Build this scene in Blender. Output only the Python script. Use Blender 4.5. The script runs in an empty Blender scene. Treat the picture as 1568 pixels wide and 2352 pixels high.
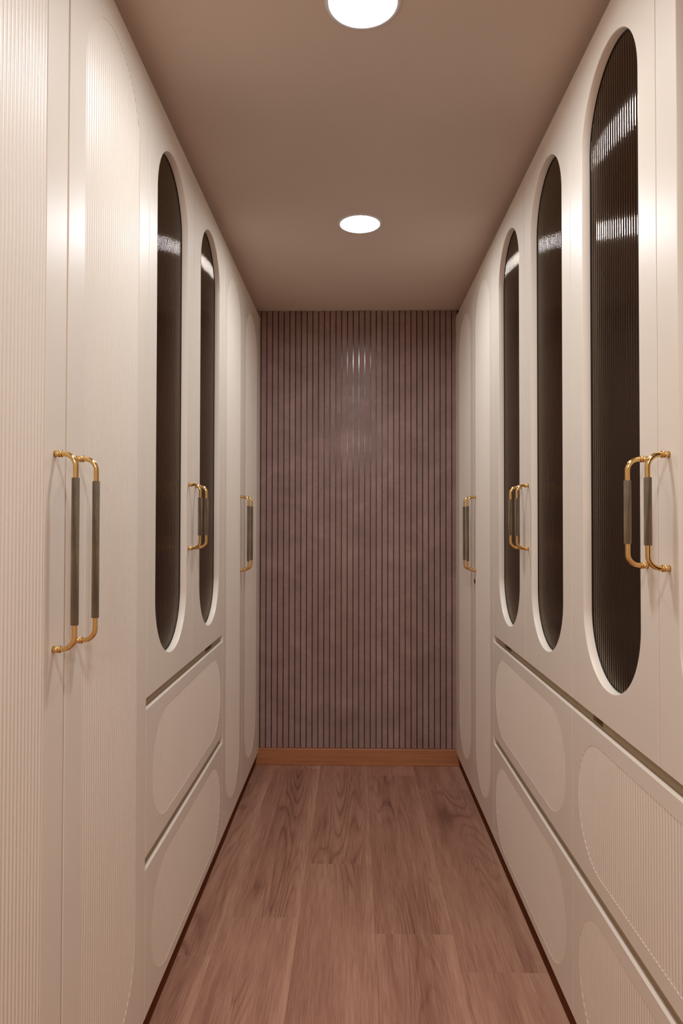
import bpy, bmesh, math, random
from mathutils import Matrix, Vector
random.seed(7)
sc = bpy.context.scene
COL = sc.collection
# ------------------------------------------------------------ camera
CAM_Z = 1.2527
YAW, PIT, ROL = math.radians(1.122), math.radians(1.010), math.radians(0.091)
def cam_vec(x, y, d):
    x, y = math.cos(ROL)*x - math.sin(ROL)*y, math.sin(ROL)*x + math.cos(ROL)*y
    d, y = math.cos(PIT)*d - math.sin(PIT)*y, math.sin(PIT)*d + math.cos(PIT)*y
    x, d = math.cos(YAW)*x - math.sin(YAW)*d, math.sin(YAW)*x + math.cos(YAW)*d
    return Vector((x, d, y))
cd = bpy.data.cameras.new('camera'); cam = bpy.data.objects.new('camera', cd); COL.objects.link(cam)
rt, up, fw = cam_vec(1, 0, 0), cam_vec(0, 1, 0), cam_vec(0, 0, 1)
M = Matrix(((rt.x, up.x, -fw.x, 0), (rt.y, up.y, -fw.y, 0), (rt.z, up.z, -fw.z, CAM_Z), (0, 0, 0, 1)))
cam.matrix_world = M
cd.sensor_fit = 'VERTICAL'; cd.sensor_height = 36.0; cd.lens = 1560.7/2352*36
cd.clip_start = 0.02
sc.camera = cam
# ------------------------------------------------------------ world, exposure, light level
w = bpy.data.worlds.new('world'); sc.world = w; w.use_nodes = True
w.node_tree.nodes['Background'].inputs[0].default_value = (0.5, 0.42, 0.36, 1)
w.node_tree.nodes['Background'].inputs[1].default_value = 0.15
sc.view_settings.view_transform = 'Standard'; sc.view_settings.look = 'None'
sc.view_settings.exposure = 0.16; sc.view_settings.gamma = 1.0; sc.view_settings.use_curve_mapping = False
LAMP = 16.0                        # radiance of the ceiling lamps' diffusers
FILL_W = 60.0                      # fill lamp added in an unseen room behind the camera
LAMP_W, LAMP_SPREAD = 6.1, 170    # watts and beam of each downlight
LAMP_COL = (0.89, 0.945, 1.0)
FILL_COL = (1.0, 0.955, 0.91)
sc.cycles.use_denoising = True
sc.cycles.max_bounces = 12; sc.cycles.diffuse_bounces = 8; sc.cycles.glossy_bounces = 6
sc.cycles.transparent_max_bounces = 12
sc.cycles.sample_clamp_indirect = 4.0
sc.cycles.caustics_refractive = False
# ------------------------------------------------------------ main sizes (metres)
XL, XR = -0.500, 0.527            # front planes of the cabinet doors
Y0, Y1 = -0.35, 3.559             # open end behind the camera, slatted end wall
HC = 2.378                        # ceiling
ZT, ZB = 2.337, 0.069             # door tops, door bottoms
DEP = 0.56                        # depth of the cabinets behind their doors

# ------------------------------------------------------------ materials
def mat(name):
    m = bpy.data.materials.new(name); m.use_nodes = True
    nt = m.node_tree; return m, nt, nt.nodes['Principled BSDF']
def N(nt, t, **kw):
    n = nt.nodes.new(t)
    for k, v in kw.items(): setattr(n, k, v)
    return n
def noise(nt, vec, scale, detail=4, rough=0.5, dist=0.0):
    n = N(nt, 'ShaderNodeTexNoise'); n.inputs['Scale'].default_value = scale
    n.inputs['Detail'].default_value = detail; n.inputs['Roughness'].default_value = rough
    n.inputs['Distortion'].default_value = dist
    if vec is not None: nt.links.new(vec, n.inputs['Vector'])
    return n
def mapping(nt, src, scale, loc=(0, 0, 0)):
    m = N(nt, 'ShaderNodeMapping'); m.inputs['Scale'].default_value = scale; m.inputs['Location'].default_value = loc
    nt.links.new(src, m.inputs['Vector']); return m.outputs[0]
def ramp(nt, fac, stops):
    r = N(nt, 'ShaderNodeValToRGB'); e = r.color_ramp.elements
    while len(e) < len(stops): e.new(0.5)
    for i, (p, c) in enumerate(stops): e[i].position = p; e[i].color = (*c, 1)
    nt.links.new(fac, r.inputs[0]); return r.outputs[0]
def math_(nt, op, a, b=None):
    m = N(nt, 'ShaderNodeMath', operation=op)
    for i, v in enumerate((a, b)):
        if v is None: continue
        if isinstance(v, (int, float)): m.inputs[i].default_value = v
        else: nt.links.new(v, m.inputs[i])
    return m.outputs[0]
def bump(nt, h, strength, dist, b):
    n = N(nt, 'ShaderNodeBump'); n.inputs['Strength'].default_value = strength; n.inputs['Distance'].default_value = dist
    nt.links.new(h, n.inputs['Height']); nt.links.new(n.outputs[0], b.inputs['Normal']); return n

def m_paint(name, col, rough, bumpiness=0.05, var=0.02):
    m, nt, b = mat(name); tc = N(nt, 'ShaderNodeTexCoord')
    n = noise(nt, tc.outputs['Object'], 3.0, 3)
    lo = tuple(c*(1-var) for c in col); hi = tuple(min(1, c*(1+var)) for c in col)
    nt.links.new(ramp(nt, n.outputs[0], [(0.3, lo), (0.7, hi)]), b.inputs['Base Color'])
    b.inputs['Roughness'].default_value = rough
    n2 = noise(nt, tc.outputs['Object'], 260.0, 2)
    bump(nt, n2.outputs[0], bumpiness, 0.001, b)
    return m
CREAM = (0.805, 0.712, 0.605)
M_CREAM = m_paint('cream_satin_lacquer', CREAM, 0.38, 0.03)
M_CREAM.node_tree.nodes['Principled BSDF'].inputs['Specular IOR Level'].default_value = 0.36
M_CHANNEL_SHADE = m_paint('finger_channel_shaded_cream', (0.37, 0.28, 0.165), 0.5, 0.03)  # cream lacquer with the recess shadow put into its colour
M_CEIL = m_paint('ceiling_paint', (0.67, 0.555, 0.465), 0.85, 0.15)
M_WALL = m_paint('wall_paint', (0.66, 0.58, 0.50), 0.8, 0.1)
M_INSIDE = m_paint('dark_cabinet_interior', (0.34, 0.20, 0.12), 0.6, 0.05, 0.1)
M_VOID = m_paint('gap_shade_black', (0.01, 0.008, 0.007), 0.9)  # near-black colour standing in for the darkness inside the gap

def m_floor():
    m, nt, b = mat('oak_plank'); tc = N(nt, 'ShaderNodeTexCoord'); oi = N(nt, 'ShaderNodeObjectInfo')
    add = N(nt, 'ShaderNodeVectorMath', operation='ADD')
    comb = N(nt, 'ShaderNodeCombineXYZ')
    nt.links.new(math_(nt, 'MULTIPLY', oi.outputs['Random'], 37.0), comb.inputs[0])
    nt.links.new(math_(nt, 'MULTIPLY', oi.outputs['Random'], 91.0), comb.inputs[1])
    nt.links.new(tc.outputs['Object'], add.inputs[0]); nt.links.new(comb.outputs[0], add.inputs[1])
    v = add.outputs[0]
    # cathedral growth rings: contour lines of a stretched noise
    base = noise(nt, mapping(nt, v, (5.0, 0.42, 1)), 1.4, 1.2, 0.4, 0.0)
    rings = math_(nt, 'FRACT', math_(nt, 'MULTIPLY', base.outputs[0], 30.0))
    rings = math_(nt, 'ABSOLUTE', math_(nt, 'SUBTRACT', math_(nt, 'MULTIPLY', rings, 2.0), 1.0))
    mask = noise(nt, mapping(nt, v, (3.0, 0.6, 1)), 1.3, 2)
    # fine straight pores
    fine = noise(nt, mapping(nt, v, (240, 7.0, 1)), 1.0, 4, 0.7)
    mid = noise(nt, mapping(nt, v, (26, 1.1, 1)), 1.0, 3, 0.6)
    big = noise(nt, mapping(nt, v, (7, 0.6, 1)), 1.0, 2, 0.5)
    px = N(nt, 'ShaderNodeSeparateXYZ'); nt.links.new(tc.outputs['Object'], px.inputs[0])
    mid_ = math_(nt, 'SUBTRACT', 1.0, math_(nt, 'MULTIPLY', math_(nt, 'MULTIPLY', px.outputs[0], px.outputs[0]), 62.0))
    mk = N(nt, 'ShaderNodeMapRange', interpolation_type='SMOOTHSTEP'); mk.inputs[1].default_value = 0.40; mk.inputs[2].default_value = 0.58
    nt.links.new(mask.outputs[0], mk.inputs[0])
    t = math_(nt, 'MULTIPLY', math_(nt, 'POWER', rings, 3.0), math_(nt, 'MULTIPLY', math_(nt, 'MULTIPLY', mk.outputs[0], mid_), 0.17))
    t = math_(nt, 'ADD', math_(nt, 'MULTIPLY', fine.outputs[0], 0.52), math_(nt, 'MULTIPLY', t, -1.0))
    t = math_(nt, 'ADD', t, math_(nt, 'MULTIPLY', mid.outputs[0], 0.28))
    t = math_(nt, 'ADD', t, math_(nt, 'MULTIPLY', big.outputs[0], 0.42))
    t = math_(nt, 'ADD', t, math_(nt, 'MULTIPLY', math_(nt, 'SUBTRACT', oi.outputs['Random'], 0.5), 0.07))
    sx = N(nt, 'ShaderNodeSeparateXYZ'); nt.links.new(tc.outputs['Object'], sx.inputs[0])
    er = N(nt, 'ShaderNodeMapRange', interpolation_type='SMOOTHSTEP'); er.inputs[1].default_value = 0.075; er.inputs[2].default_value = 0.118
    nt.links.new(sx.outputs[0], er.inputs[0])
    t = math_(nt, 'ADD', t, math_(nt, 'MULTIPLY', math_(nt, 'MULTIPLY', er.outputs[0], mid.outputs[0]), 0.20))
    col = ramp(nt, t, [(0.26, (0.105, 0.042, 0.026)), (0.43, (0.210, 0.090, 0.057)), (0.58, (0.325, 0.155, 0.102)), (0.78, (0.49, 0.268, 0.178))])
    nt.links.new(col, b.inputs['Base Color'])
    b.inputs['Roughness'].default_value = 0.42; b.inputs['Specular IOR Level'].default_value = 0.4
    bump(nt, fine.outputs[0], 0.12, 0.001, b)
    return m
M_FLOOR = m_floor()
def m_wood(name, c1, c2, axis=0, rough=0.45):
    m, nt, b = mat(name); tc = N(nt, 'ShaderNodeTexCoord')
    sc_ = [60, 60, 60]; sc_[axis] = 2.5
    n = noise(nt, mapping(nt, tc.outputs['Object'], tuple(sc_)), 1.0, 5, 0.6, 0.4)
    nt.links.new(ramp(nt, n.outputs[0], [(0.3, c1), (0.7, c2)]), b.inputs['Base Color'])
    b.inputs['Roughness'].default_value = rough; bump(nt, n.outputs[0], 0.1, 0.001, b)
    return m
M_BASE = m_wood('baseboard_wood', (0.32, 0.115, 0.043), (0.46, 0.185, 0.078), 0)
M_KICK_SHADE = m_wood('kickboard_shaded_wood', (0.11, 0.028, 0.005), (0.16, 0.045, 0.009), 1, 0.7)  # same wood as the baseboard, overhang shade put into the colour
M_KICK_SHADE.node_tree.nodes['Principled BSDF'].inputs['Specular IOR Level'].default_value = 0.12
def m_slat():
    m, nt, b = mat('leathery_brown_slat'); tc = N(nt, 'ShaderNodeTexCoord'); geo = N(nt, 'ShaderNodeNewGeometry')
    oi = N(nt, 'ShaderNodeObjectInfo')
    a = noise(nt, mapping(nt, geo.outputs['Position'], (1, 1, 1)), 7.0, 6, 0.7, 0.3)
    f = noise(nt, geo.outputs['Position'], 160.0, 3, 0.7)
    t = math_(nt, 'ADD', math_(nt, 'MULTIPLY', a.outputs[0], 0.75), math_(nt, 'MULTIPLY', f.outputs[0], 0.3))
    t = math_(nt, 'ADD', t, math_(nt, 'MULTIPLY', math_(nt, 'SUBTRACT', oi.outputs['Random'], 0.5), 0.10))
    c = ramp(nt, t, [(0.30, (0.215, 0.132, 0.112)), (0.52, (0.290, 0.184, 0.160)), (0.74, (0.38, 0.252, 0.224))])
    # faint scratches
    vor = N(nt, 'ShaderNodeTexVoronoi', feature='DISTANCE_TO_EDGE'); vor.inputs['Scale'].default_value = 1.0
    dn = noise(nt, geo.outputs['Position'], 3.0, 2)
    mv = N(nt, 'ShaderNodeVectorMath', operation='ADD'); nt.links.new(mapping(nt, geo.outputs['Position'], (9, 9, 4.5)), mv.inputs[0]); nt.links.new(dn.outputs[1], mv.inputs[1])
    nt.links.new(mv.outputs[0], vor.inputs['Vector'])
    s = math_(nt, 'LESS_THAN', vor.outputs[0], 0.012)
    mx = N(nt, 'ShaderNodeMix', data_type='RGBA'); mx.inputs[7].default_value = (0.42, 0.30, 0.28, 1)
    nt.links.new(math_(nt, 'MULTIPLY', s, 0.09), mx.inputs[0]); nt.links.new(c, mx.inputs[6])
    nt.links.new(mx.outputs[2], b.inputs['Base Color'])
    b.inputs['Roughness'].default_value = 0.62; b.inputs['Specular IOR Level'].default_value = 0.2
    bump(nt, f.outputs[0], 0.12, 0.001, b)
    return m
M_SLAT = m_slat()
def m_simple(name, col, rough, metal=0.0, spec=0.5):
    m, nt, b = mat(name); b.inputs['Base Color'].default_value = (*col, 1)
    b.inputs['Roughness'].default_value = rough; b.inputs['Metallic'].default_value = metal
    b.inputs['Specular IOR Level'].default_value = spec
    tc = N(nt, 'ShaderNodeTexCoord'); n = noise(nt, tc.outputs['Object'], 40.0, 2)
    r = N(nt, 'ShaderNodeMapRange'); r.inputs[3].default_value = rough*0.85; r.inputs[4].default_value = rough*1.15
    nt.links.new(n.outputs[0], r.inputs[0]); nt.links.new(r.outputs[0], b.inputs['Roughness'])
    return m
M_GROOVE = m_simple('black_groove_board', (0.010, 0.007, 0.007), 0.17)
M_GOLD = m_simple('polished_gold', (0.76, 0.50, 0.20), 0.14, 1.0)
M_LOCK = m_simple('dark_lock_metal', (0.02, 0.02, 0.02), 0.3, 0.6)
M_RING = m_simple('lamp_ring_paint', (0.78, 0.76, 0.76), 0.4)
M_CAULK = m_simple('white_caulk', (0.45, 0.38, 0.33), 0.6)
M_GASKET = m_simple('black_glass_gasket', (0.006, 0.005, 0.005), 0.35)
def m_knurl():
    m, nt, b = mat('knurled_bronze'); tc = N(nt, 'ShaderNodeTexCoord'); s = N(nt, 'ShaderNodeSeparateXYZ')
    nt.links.new(tc.outputs['Object'], s.inputs[0])
    ang = math_(nt, 'ARCTAN2', s.outputs[0], s.outputs[1])
    a = math_(nt, 'MULTIPLY', ang, 10.0); z = math_(nt, 'MULTIPLY', s.outputs[2], 1500.0)
    h = math_(nt, 'MULTIPLY', math_(nt, 'SINE', math_(nt, 'ADD', a, z)), math_(nt, 'SINE', math_(nt, 'SUBTRACT', a, z)))
    h = math_(nt, 'ABSOLUTE', h)
    n = noise(nt, mapping(nt, tc.outputs['Object'], (20, 20, 14)), 1.0, 3)
    c = ramp(nt, n.outputs[0], [(0.35, (0.24, 0.18, 0.125)), (0.62, (0.38, 0.275, 0.16))])
    mk = N(nt, 'ShaderNodeMix', data_type='RGBA'); mk.inputs[6].default_value = (0.10, 0.072, 0.048, 1)
    nt.links.new(math_(nt, 'POWER', h, 0.45), mk.inputs[0]); nt.links.new(c, mk.inputs[7]); nt.links.new(mk.outputs[2], b.inputs['Base Color'])
    b.inputs['Metallic'].default_value = 0.85; b.inputs['Roughness'].default_value = 0.42
    bump(nt, h, 1.0, 0.0009, b)
    return m
M_KNURL = m_knurl()
def m_glass():
    m = bpy.data.materials.new('fluted_bronze_glass'); m.use_nodes = True; nt = m.node_tree; nt.nodes.clear()
    out = N(nt, 'ShaderNodeOutputMaterial'); mix = N(nt, 'ShaderNodeMixShader'); tr = N(nt, 'ShaderNodeBsdfTransparent')
    gl = N(nt, 'ShaderNodeBsdfGlossy'); fr = N(nt, 'ShaderNodeFresnel')
    tr.inputs[0].default_value = (0.50, 0.33, 0.21, 1); gl.inputs[0].default_value = (1.0, 0.84, 0.70, 1); gl.inputs['Roughness'].default_value = 0.06
    fr.inputs[0].default_value = 1.52
    tc = N(nt, 'ShaderNodeTexCoord'); n = noise(nt, tc.outputs['Object'], 300.0, 1)
    bp = N(nt, 'ShaderNodeBump'); bp.inputs['Strength'].default_value = 0.06; bp.inputs['Distance'].default_value = 0.0004
    nt.links.new(n.outputs[0], bp.inputs['Height']); nt.links.new(bp.outputs[0], gl.inputs['Normal']); nt.links.new(bp.outputs[0], fr.inputs['Normal'])
    nt.links.new(fr.outputs[0], mix.inputs[0]); nt.links.new(tr.outputs[0], mix.inputs[1]); nt.links.new(gl.outputs[0], mix.inputs[2])
    nt.links.new(mix.outputs[0], out.inputs[0]); return m
M_GLASS = m_glass()
def m_lamp():
    m = bpy.data.materials.new('lamp_diffuser'); m.use_nodes = True; nt = m.node_tree; nt.nodes.clear()
    out = N(nt, 'ShaderNodeOutputMaterial'); e = N(nt, 'ShaderNodeEmission')
    e.inputs[0].default_value = (*LAMP_COL, 1); e.inputs[1].default_value = LAMP
    nt.links.new(e.outputs[0], out.inputs[0]); return m
M_LAMP = m_lamp()

# ------------------------------------------------------------ helpers
def obj(name, bm, m, parent=None, smooth=False, origin=None):
    me = bpy.data.meshes.new(name)
    bmesh.ops.remove_doubles(bm, verts=bm.verts, dist=1e-6)
    bmesh.ops.recalc_face_normals(bm, faces=bm.faces)
    if origin is not None: bmesh.ops.translate(bm, verts=bm.verts, vec=-Vector(origin))
    bm.to_mesh(me); bm.free(); me.materials.append(m)
    if smooth: me.polygons.foreach_set('use_smooth', [True]*len(me.polygons))
    o = bpy.data.objects.new(name, me); COL.objects.link(o)
    if origin is not None: o.location = origin
    if parent is not None:
        o.parent = parent
        o.location = Vector(o.location) - world_loc(parent)
    return o
def world_loc(o):
    v = Vector((0, 0, 0))
    while o is not None: v += Vector(o.location); o = o.parent
    return v
def empty(name, loc, label, cat, group=None):
    o = bpy.data.objects.new(name, None); COL.objects.link(o); o.location = loc; o.empty_display_size = 0.1
    o['label'] = label; o['category'] = cat
    if group: o['group'] = group
    return o
def struct(o): o['kind'] = 'structure'; return o
def box(bm, x0, x1, y0, y1, z0, z1, bev=0.0):
    if x0 > x1: x0, x1 = x1, x0
    r = bmesh.ops.create_cube(bm, size=1.0)
    for v in r['verts']:
        v.co = Vector((x0 + (v.co.x+.5)*(x1-x0), y0 + (v.co.y+.5)*(y1-y0), z0 + (v.co.z+.5)*(z1-z0)))
    if bev > 0:
        es = list({e for v in r['verts'] for e in v.link_edges})
        bmesh.ops.bevel(bm, geom=es, offset=bev, segments=1, affect='EDGES')
class Side:                                   # (y, z, d): d is how far in front of the door plane
    def __init__(s, left): s.left = left
    def x(s, d): return XL + d if s.left else XR - d
    def p(s, y, z, d): return Vector((s.x(d), y, z))
    def box(s, bm, y0, y1, z0, z1, d0, d1, bev=0.0): box(bm, s.x(d0), s.x(d1), y0, y1, z0, z1, bev)
L, R = Side(True), Side(False)

PITCH, RIB = 0.0111, 0.0018
class Pill:                                   # rounded outline in the door plane
    def __init__(s, y0, y1, z0, z1, r): s.a, s.b, s.c, s.d, s.r = y0, y1, z0, z1, min(r, (y1-y0)/2, (z1-z0)/2)
    def zz(s, y):
        t = min(y - s.a, s.b - y); t = max(0.0, t)
        k = s.r if t >= s.r else math.sqrt(max(0.0, s.r**2 - (s.r-t)**2))
        return s.c + s.r - k, s.d - s.r + k
    def ys(s, ribs=True, n=22):
        v = {round(s.a, 6), round(s.b, 6)}
        for i in range(n+1):
            t = s.r*(1-math.cos(math.pi/2*i/n)); v.add(round(s.a+t, 6)); v.add(round(s.b-t, 6))
        if ribs:
            k = 10; m = max(1, round((s.b-s.a)/PITCH)); p = (s.b-s.a)/m; s.p = p
            for i in range(m):
                for j in range(k): v.add(round(s.a + p*(i + j/k), 6))
        out = []
        for y in sorted(v):
            if not out or y - out[-1] > 2e-5: out.append(y)
        out[-1] = s.b; return out
    def dep(s, y): return -RIB*(1 - abs(math.sin(math.pi*(y-s.a)/s.p))**1.25)
    def grow(s, e): q = Pill(s.a-e, s.b+e, s.c-e, s.d+e, s.r+e); return q
def quad(bm, *pts):
    vs = [bm.verts.new(p) for p in pts]
    try: return bm.faces.new(vs)
    except ValueError: return None
def board(bm, S, y0, y1, z0, z1, pill=None, th=0.020, ch=0.0005, through=False, reveal=0.0):
    """door or drawer board: chamfered front with a pill-shaped opening."""
    a, b, c, d = y0+ch, y1-ch, z0+ch, z1-ch
    P = S.p
    if pill is None: quad(bm, P(a, c, 0), P(b, c, 0), P(b, d, 0), P(a, d, 0))
    else:
        q = pill.grow(0.0010) if through else pill
        if through:
            # outline samples shared by both rings
            pts = lambda g, dd: ring(S, g, dd)
            ys = q.ys(False)
        else: ys = q.ys(True)
        cols = [a] + ys + [b]
        for i in range(len(cols)-1):
            u, v = cols[i], cols[i+1]
            zu = q.zz(max(u, q.a)) if u >= q.a else q.zz(q.a); zv = q.zz(min(v, q.b))
            if u == a: zu = zv
            if v == b: zv = zu
            quad(bm, P(u, zu[1], 0), P(v, zv[1], 0), P(v, d, 0), P(u, d, 0))
            quad(bm, P(u, c, 0), P(v, c, 0), P(v, zv[0], 0), P(u, zu[0], 0))
            if u == a or v == b: quad(bm, P(u, zu[0], 0), P(v, zv[0], 0), P(v, zv[1], 0), P(u, zu[1], 0))
        if through:
            r0, r1, r2 = ring(q, 0), ring(pill, -0.0010), ring(pill, -reveal)
            for ra, rb in ((r0, r1), (r1, r2)):
                n = len(ra)
                for i in range(n):
                    j = (i+1) % n
                    f = quad(bm, P(*ra[i]), P(*ra[j]), P(*rb[j]), P(*rb[i]))
                    if f: f.smooth = True
        else:
            for i in range(len(ys)-1):
                u, v = ys[i], ys[i+1]; du, dv = pill.dep(u), pill.dep(v)
                zu, zv = pill.zz(u), pill.zz(v)
                for k in (0, 1): quad(bm, P(u, zu[k], 0), P(v, zv[k], 0), P(v, zv[k], dv), P(u, zu[k], du))
            for y in (ys[0], ys[-1]):
                z = pill.zz(y)
                if z[1]-z[0] > 1e-4: quad(bm, P(y, z[0], 0), P(y, z[1], 0), P(y, z[1], pill.dep(y)), P(y, z[0], pill.dep(y)))
    # chamfer and edges
    o = [(y0, z0), (y1, z0), (y1, z1), (y0, z1)]; i_ = [(a, c), (b, c), (b, d), (a, d)]
    for k in range(4):
        j = (k+1) % 4
        quad(bm, P(*i_[k], 0), P(*i_[j], 0), P(*o[j], -ch), P(*o[k], -ch))
        quad(bm, P(*o[k], -ch), P(*o[j], -ch), P(*o[j], -th), P(*o[k], -th))
    if not through: quad(bm, P(y0, z0, -th), P(y1, z0, -th), P(y1, z1, -th), P(y0, z1, -th))
def ring(q, d, n=28):
    out = []
    for cy, cz, a0 in ((q.b-q.r, q.d-q.r, 0), (q.a+q.r, q.d-q.r, 90), (q.a+q.r, q.c+q.r, 180), (q.b-q.r, q.c+q.r, 270)):
        for i in range(n+1):
            t = math.radians(a0 + 90*i/n); p = (cy + q.r*math.cos(t), cz + q.r*math.sin(t), d)
            if not out or abs(p[0]-out[-1][0])+abs(p[1]-out[-1][1]) > 1e-6: out.append(p)
    if abs(out[0][0]-out[-1][0])+abs(out[0][1]-out[-1][1]) < 1e-6: out.pop()
    return out
def reeds(S, pill, parent, name='reeded_panel', d0=0.0):
    bm = bmesh.new(); ys = pill.ys(True)
    for i in range(len(ys)-1):
        u, v = ys[i], ys[i+1]; zu, zv = pill.zz(u), pill.zz(v); du, dv = d0+pill.dep(u), d0+pill.dep(v)
        quad(bm, S.p(u, zu[0], du), S.p(v, zv[0], dv), S.p(v, zv[1], dv), S.p(u, zu[1], du))
    return obj(name, bm, M_CREAM, parent, smooth=True)
GPITCH = 0.0124
def glass_pane(S, pill, parent, rv):
    """fluted pane behind the opening; a black gasket line runs round it."""
    g = pill.grow(0.004); bm = bmesh.new(); m = round((g.b-g.a)/GPITCH); p = (g.b-g.a)/m; k = 12
    z0, z1 = g.c, g.d
    ys = [g.a + p*i/k for i in range(m*k+1)]
    def dep(y):
        u = abs(2*(((y-g.a)/p) % 1.0)-1)
        return -rv - 0.0006*u*u - max(0.0, u-0.74)/0.26*0.0014
    for u, v in zip(ys[:-1], ys[1:]):
        quad(bm, S.p(u, z0, dep(u)), S.p(v, z0, dep(v)), S.p(v, z1, dep(v)), S.p(u, z1, dep(u)))
    o = obj('glass_pane', bm, M_GLASS, parent, smooth=True); o['label'] = 'fluted dark bronze glass'
    bm = bmesh.new(); ri, ro = ring(pill.grow(-0.0028), -rv+0.0012), ring(pill, -rv+0.0012); n = len(ri)
    for i in range(n):
        j = (i+1) % n
        quad(bm, S.p(*ri[i]), S.p(*ri[j]), S.p(*ro[j]), S.p(*ro[i]))
        a_, b_ = ri[i], ri[j]
        quad(bm, S.p(*a_), S.p(*b_), S.p(b_[0], b_[1], -rv-0.003), S.p(a_[0], a_[1], -rv-0.003))
    obj('gasket', bm, M_GASKET, parent)
    return o
def tube(bm, pts, r, seg=20, cap=True):
    rings = []
    n = len(pts)
    for i, p in enumerate(pts):
        t = (pts[min(i+1, n-1)] - pts[max(i-1, 0)]).normalized()
        a = Vector((0, 1, 0)); b = t.cross(a).normalized()
        rings.append([bm.verts.new(p + (a*math.cos(2*math.pi*k/seg) + b*math.sin(2*math.pi*k/seg))*r) for k in range(seg)])
    for q, s in zip(rings[:-1], rings[1:]):
        for k in range(seg): bm.faces.new((q[k], q[(k+1) % seg], s[(k+1) % seg], s[k]))
    if cap: bm.faces.new(rings[0]); bm.faces.new(rings[-1])
def handle(S, y, z0, z1, parent, pro=0.0355, grip=0.040):
    """bent gold pull: collars on the door, rod, knurled sleeve."""
    R_ = 0.0044; br = 0.021; bm = bmesh.new(); pts = [S.p(y, z0, 0.002)]
    for i in range(13):
        t = math.radians(90*i/12); pts.append(S.p(y, z0 + br - br*math.cos(t), pro - br + br*math.sin(t)))
    for i in range(13):
        t = math.radians(90*i/12); pts.append(S.p(y, z1 - br + br*math.sin(t), pro - br + br*math.cos(t)))
    pts.append(S.p(y, z1, 0.002)); tube(bm, pts, R_)
    for z in (z0, z1):
        tube(bm, [S.p(y, z, 0.0001), S.p(y, z, 0.0105)], 0.0058)
        tube(bm, [S.p(y, z, 0.0105), S.p(y, z, 0.0125)], 0.0061)
    h = obj('handle', bm, M_GOLD, parent, smooth=False, origin=S.p(y, (z0+z1)/2, pro))
    for f in h.data.polygons: f.use_smooth = len(f.vertices) == 4
    bm = bmesh.new(); zc = (z0+z1)/2; prof = []
    za, zb = z0+grip, z1-grip
    for z, r in ((za, 0.0046), (za, 0.0058), (za+0.0008, 0.0064), (zb-0.0008, 0.0064), (zb, 0.0058), (zb, 0.0046)):
        prof.append((z, r))
    seg = 28; rs = [[bm.verts.new(S.p(y, z, pro) + Vector((math.cos(2*math.pi*k/seg)*r, math.sin(2*math.pi*k/seg)*r, 0))) for k in range(seg)] for z, r in prof]
    for q, s in zip(rs[:-1], rs[1:]):
        for k in range(seg): bm.faces.new((q[k], q[(k+1) % seg], s[(k+1) % seg], s[k]))
    g = obj('grip', bm, M_KNURL, h, origin=S.p(y, zc, pro))
    for f in g.data.polygons: f.use_smooth = True
    g.data.set_sharp_from_angle(angle=math.radians(40))
    h['label'] = 'gold pull with knurled bronze sleeve'
    return h
def carcass(S, y0, y1, parent, m=None, z0=None, z1=None):
    bm = bmesh.new(); t = 0.018; z0 = ZB+0.003 if z0 is None else z0; z1 = HC-0.035 if z1 is None else z1
    a, b = -0.022, -DEP
    S.box(bm, y0+0.0005, y0+t, z0, z1, b, a); S.box(bm, y1-t, y1-0.0005, z0, z1, b, a)
    S.box(bm, y0+t, y1-t, z0, z0+t, b, a); S.box(bm, y0+t, y1-t, z1-t, z1, b, a)
    S.box(bm, y0+t, y1-t, z0+t, z1-t, b, b+0.008)
    return obj('carcass', bm, m or M_CREAM, parent)
def tall_unit(S, doors, y0, y1, parent, handles, hz=(1.044, 1.369), top_z=2.262):
    carcass(S, y0, y1, parent)
    bm = bmesh.new()                            # the backing seen in the seams
    for a, b, pa, pb in doors:
        bd = bmesh.new(); P = Pill(pa, pb, 0.143, top_z, 9); P.ys(True)
        board(bd, S, a, b, ZB, ZT, P)
        dr = obj('door', bd, M_CREAM, parent)
        reeds(S, P, dr)
    s = (doors[0][1]+doors[1][0])/2
    bm.free(); bm = bmesh.new(); S.box(bm, s-0.03, s+0.03, ZB+0.03, ZT-0.03, -0.0235, -0.0215)
    obj('seam_strip', bm, M_CREAM, parent)
    for y in handles: handle(S, y, hz[0], hz[1], parent)
ZG0, ZG1 = 0.833, 0.8057
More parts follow.
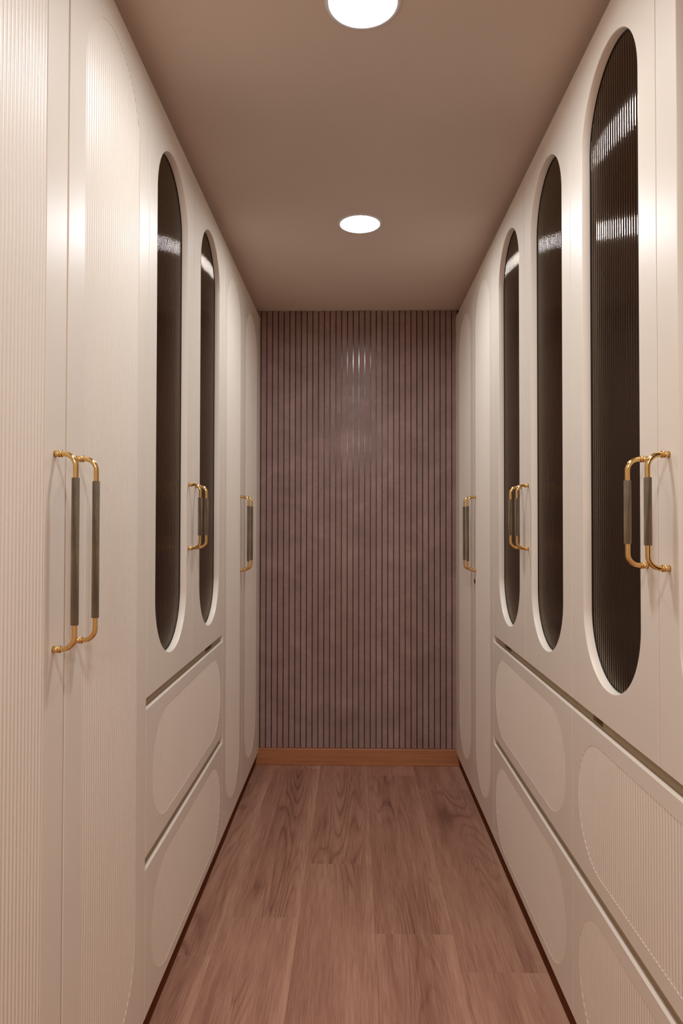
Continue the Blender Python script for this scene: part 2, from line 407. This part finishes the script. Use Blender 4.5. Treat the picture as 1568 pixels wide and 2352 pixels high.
def glass_unit(S, y0, y1, seam, pills, parent, handles, hole):
    g = 0.0013
    carcass(S, y0, y1, parent, M_INSIDE, 0.835, HC-0.035)
    for (a, b), (pa, pb) in zip(((y0+g, seam-g), (seam+g, y1-g)), pills):
        P = Pill(pa, pb, 0.905, 2.262, 9); bd = bmesh.new()
        board(bd, S, a, b, ZG0, ZT, P, through=True, reveal=0.0195)
        dr = obj('door', bd, M_CREAM, parent); glass_pane(S, P, dr, 0.0195)
    bm = bmesh.new(); S.box(bm, seam-0.02, seam+0.02, ZG0+0.01, ZT-0.02, -0.027, -0.0225); obj('seam_strip', bm, M_INSIDE, parent)
    for y in handles: handle(S, y, 1.179, 1.3705, parent, grip=0.0385)
    # drawer base: two boards with pill-shaped reeded panels under recessed finger channels
    bm = bmesh.new(); t = 0.018
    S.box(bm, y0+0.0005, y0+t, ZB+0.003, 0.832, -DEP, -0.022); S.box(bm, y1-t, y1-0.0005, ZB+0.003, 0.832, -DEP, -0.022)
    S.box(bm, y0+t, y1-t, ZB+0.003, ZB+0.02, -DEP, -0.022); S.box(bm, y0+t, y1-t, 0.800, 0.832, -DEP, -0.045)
    obj('drawer_case', bm, M_CHANNEL_SHADE, parent)
    for z0, z1, p0, p1 in ((0.4528, 0.8057, 0.489, 0.770), (ZB, 0.4226, 0.097, 0.386)):
        P = Pill(y0+0.052, y1-0.042, p0, p1, 9); P.ys(True); bd = bmesh.new()
        board(bd, S, y0+g, y1-g, z0, z1, P)
        dr = obj('drawer_front', bd, M_CREAM, parent); reeds(S, P, dr)
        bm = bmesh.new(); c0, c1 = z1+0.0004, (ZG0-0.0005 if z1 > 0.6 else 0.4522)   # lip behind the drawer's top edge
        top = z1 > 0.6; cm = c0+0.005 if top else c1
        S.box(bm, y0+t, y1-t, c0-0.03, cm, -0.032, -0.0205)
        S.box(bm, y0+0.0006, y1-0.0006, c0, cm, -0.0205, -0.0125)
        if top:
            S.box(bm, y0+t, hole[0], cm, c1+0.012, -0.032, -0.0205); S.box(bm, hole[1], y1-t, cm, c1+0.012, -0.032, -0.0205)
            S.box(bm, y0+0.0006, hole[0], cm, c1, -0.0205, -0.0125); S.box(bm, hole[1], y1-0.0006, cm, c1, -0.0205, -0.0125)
        obj('finger_channel', bm, M_CHANNEL_SHADE, parent)
    bm = bmesh.new(); S.box(bm, y0+t, y1-t, 0.74, 0.8145, -0.20, -0.19); obj('gap_shade_plate', bm, M_VOID, parent)  # black plate standing in for the dark behind the channel hole

# ------------------------------------------------------------ room shell
bm = bmesh.new(); box(bm, XL-0.7, XR+0.7, Y0, Y1+0.1, -0.08, -0.006); box(bm, -1.95, 1.95, -3.65, Y0, -0.08, -0.0002); floor = struct(obj('floor', bm, M_FLOOR))
XC = [-0.6525, -0.414, -0.175, 0.0645, 0.303, 0.5415]          # long joints
ENDS = [1.986, 2.181, 2.525, 2.102, 1.930]; LEN = 1.3115
for i in range(5):
    y = ENDS[i] - 3*LEN
    while y < Y1:
        a, b = max(y, Y0), min(y+LEN, Y1)
        if b - a > 0.01:
            bm = bmesh.new(); x0, x1 = XC[i]+0.0001, XC[i+1]-0.0001
            box(bm, x0, x1, a+0.0002, b-0.0002, -0.006, 0.0, 0.0004)
            obj('plank', bm, M_FLOOR, floor, origin=((x0+x1)/2, (a+b)/2, 0))
        y += LEN
bm = bmesh.new(); box(bm, XL-0.7, XR+0.7, Y0, Y1+0.1, HC, HC+0.08); box(bm, -1.95, 1.95, -3.65, Y0, HC, HC+0.08); ceiling = struct(obj('ceiling', bm, M_CEIL))
bm = bmesh.new(); box(bm, XL-0.7, XR+0.7, Y1+0.012, Y1+0.12, -0.01, HC+0.05); wb = struct(obj('wall_back', bm, M_GROOVE))
ns, xa, xb = 34, XL-0.006, XR+0.006; pw = 0.03036; x = XL - 0.0255
while x < XR+0.01:
    bm = bmesh.new(); x0, x1 = x+0.0021, x+pw-0.0021
    box(bm, x0, x1, Y1, Y1+0.012, 0.0855, HC-0.0005, 0.0014)
    obj('slat', bm, M_SLAT, wb, origin=((x0+x1)/2, Y1, HC/2))
    x += pw
bm = bmesh.new(); x = XL                                       # thin uneven bead of filler under the ceiling
while x < XR:
    r = random.random(); h = 0.0012 + 0.003*r*r*r
    if random.random() < 0.8: box(bm, x, x+0.012, Y1-0.0035, Y1+0.001, HC-h-0.0008, HC-0.0003)
    x += 0.012
c = obj('trim_4', bm, M_CAULK); struct(c); c['label'] = 'uneven pale filler bead'
bm = bmesh.new(); box(bm, XL-0.02, XR+0.02, Y1-0.014, Y1+0.01, 0.0, 0.085, 0.002); struct(obj('baseboard_back', bm, M_BASE, origin=(0, Y1, 0)))
for S, nm, yn in ((L, 'left', 0.700), (R, 'right', 0.722)):
    bm = bmesh.new(); S.box(bm, Y0, Y1, -0.01, HC+0.05, -DEP-0.10, -DEP-0.002)
    S.box(bm, Y0, yn-0.0005, -0.01, HC+0.05, -DEP-0.001, 0.0)
    struct(obj('wall_'+nm, bm, M_WALL))
    bm = bmesh.new(); S.box(bm, yn, Y1, 0.0, ZB+0.002, -0.030, -0.014); struct(obj('trim_1' if S is L else 'trim_2', bm, M_KICK_SHADE))
    bm = bmesh.new(); S.box(bm, yn, Y1, HC-0.034, HC, -0.07, -0.05); struct(obj('trim_3' if S is L else 'trim_5', bm, M_CREAM))
    bm = bmesh.new(); S.box(bm, 3.532, Y1, ZB, ZT, -0.02, -0.001, 0.001); struct(obj('trim_6' if S is L else 'trim_7', bm, M_CREAM))
# unseen room added behind the camera to carry the fill light
RX, RY = 1.9, -3.6
bm = bmesh.new(); box(bm, -RX, RX, RY-0.1, RY, -0.01, HC+0.1); struct(obj('wall_front', bm, M_WALL))
bm = bmesh.new(); box(bm, -RX-0.1, -RX, RY-0.1, Y0, -0.01, HC+0.1); box(bm, -RX, XL-DEP-0.08, Y0-0.08, Y0, -0.01, HC+0.1); struct(obj('wall_left_room', bm, M_WALL))
bm = bmesh.new(); box(bm, RX, RX+0.1, RY-0.1, Y0, -0.01, HC+0.1); box(bm, XR+DEP+0.08, RX, Y0-0.08, Y0, -0.01, HC+0.1); struct(obj('wall_right_room', bm, M_WALL))

# ------------------------------------------------------------ fitted furniture, left side
t = empty('wardrobe', (XL, 1.15, 0), 'tall cream wardrobe nearest on the left, with long gold pulls and reeded doors', 'wardrobe')
tall_unit(L, [(0.701, 1.1625, 0.768, 1.085), (1.1695, 1.6285, 1.2400, 1.5560)], 0.701, 1.630, t, (1.1215, 1.2110), top_z=2.277)
t = empty('cabinet', (XL, 2.10, 0), 'cream cabinet on the left wall, two dark oval glass doors above two drawers', 'cabinet')
glass_unit(L, 1.630, 2.577, 2.088, ((1.6985, 2.0130), (2.1810, 2.4930)), t, (2.0335, 2.1220), (2.33, 2.44))
t = empty('wardrobe', (XL, 3.05, 0), 'tall cream wardrobe at the far left, against the slatted wall', 'wardrobe')
tall_unit(L, [(2.578, 3.0190, 2.638, 2.953), (3.0210, 3.531, 3.090, 3.440)], 2.578, 3.531, t, (2.962, 3.053), (1.049, 1.3715))
# ------------------------------------------------------------ right side
t = empty('cabinet', (XR, 1.19, 0), 'cream cabinet nearest on the right, tallest oval dark glass and big gold pulls', 'cabinet')
glass_unit(R, 0.722, 1.665, 1.192, ((0.800, 1.1150), (1.2670, 1.5790)), t, (1.1500, 1.2350), (1.495, 1.555))
t = empty('cabinet', (XR, 2.13, 0), 'cream cabinet midway along the right wall, two narrow dark glass doors over drawers', 'cabinet')
glass_unit(R, 1.665, 2.602, 2.116, ((1.7340, 2.0400), (2.1860, 2.4950)), t, (2.0730, 2.1600), (2.36, 2.46))
t = empty('wardrobe', (XR, 3.07, 0), 'tall cream wardrobe at the far right with a small round lock', 'wardrobe')
tall_unit(R, [(2.603, 3.0290, 2.662, 2.975), (3.0310, 3.531, 3.103, 3.440)], 2.603, 3.531, t, (2.972, 3.063), (1.052, 1.3715))
bm = bmesh.new(); tube(bm, [R.p(2.995, 1.003, 0.0002), R.p(2.995, 1.003, 0.0030)], 0.0095, 24); obj('lock', bm, M_LOCK, t)['label'] = 'small round black lock'

# ------------------------------------------------------------ ceiling lamps
def lamp(x, y, label):
    t = empty('ceiling_lamp', (x, y, HC), label, 'ceiling light', 'round ceiling downlights')
    bm = bmesh.new(); n = 64
    prof = [(0.0735, 0.0), (0.0735, 0.0030), (0.0745, 0.0040), (0.0815, 0.0030), (0.0830, 0.0)]
    rs = [[bm.verts.new((x+r*math.cos(2*math.pi*k/n), y+r*math.sin(2*math.pi*k/n), HC-h)) for k in range(n)] for r, h in prof]
    for q, s in zip(rs[:-1], rs[1:]):
        for k in range(n): bm.faces.new((q[k], q[(k+1) % n], s[(k+1) % n], s[k]))
    obj('trim_ring', bm, M_RING, t, smooth=True)
    bm = bmesh.new(); prof = [(0.0735, 0.0024)] + [(0.0735*math.cos(a), 0.0024+0.0060*math.sin(a)) for a in (0.35, 0.8, 1.2)]
    rs = [[bm.verts.new((x+r*math.cos(2*math.pi*k/n), y+r*math.sin(2*math.pi*k/n), HC-h)) for k in range(n)] for r, h in prof]
    for q, s in zip(rs[:-1], rs[1:]):
        for k in range(n): bm.faces.new((q[k], q[(k+1) % n], s[(k+1) % n], s[k]))
    c_ = bm.verts.new((x, y, HC-0.0088))
    for k in range(n): bm.faces.new((rs[-1][k], rs[-1][(k+1) % n], c_))
    obj('diffuser', bm, M_LAMP, t, smooth=True)
def beam(x, y):
    ld = bpy.data.lights.new('downlight', 'AREA'); ld.shape = 'DISK'; ld.size = 0.147; ld.energy = LAMP_W
    ld.spread = math.radians(LAMP_SPREAD); ld.color = LAMP_COL
    o = bpy.data.objects.new('downlight', ld); COL.objects.link(o); o.location = (x, y, HC-0.0095)
for p_ in ((0.018, 2.527), (0.016, 1.444), (0.015, 0.36)): beam(*p_)
ld = bpy.data.lights.new('room_fill', 'AREA'); ld.shape = 'DISK'; ld.size = 0.5; ld.energy = FILL_W; ld.color = FILL_COL  # unseen lamp added to fill the closet from behind
o = bpy.data.objects.new('room_fill', ld); COL.objects.link(o); o.location = (0, -2.0, HC-0.02)
lamp(0.0180, 2.5270, 'small round white ceiling lamp nearer the slatted wall, fully in view')
lamp(0.0160, 1.4440, 'large round white ceiling lamp cut off by the top edge of the photo')
lamp(0.0150, 0.3600, 'round white ceiling lamp overhead, behind the viewer and out of the photo')
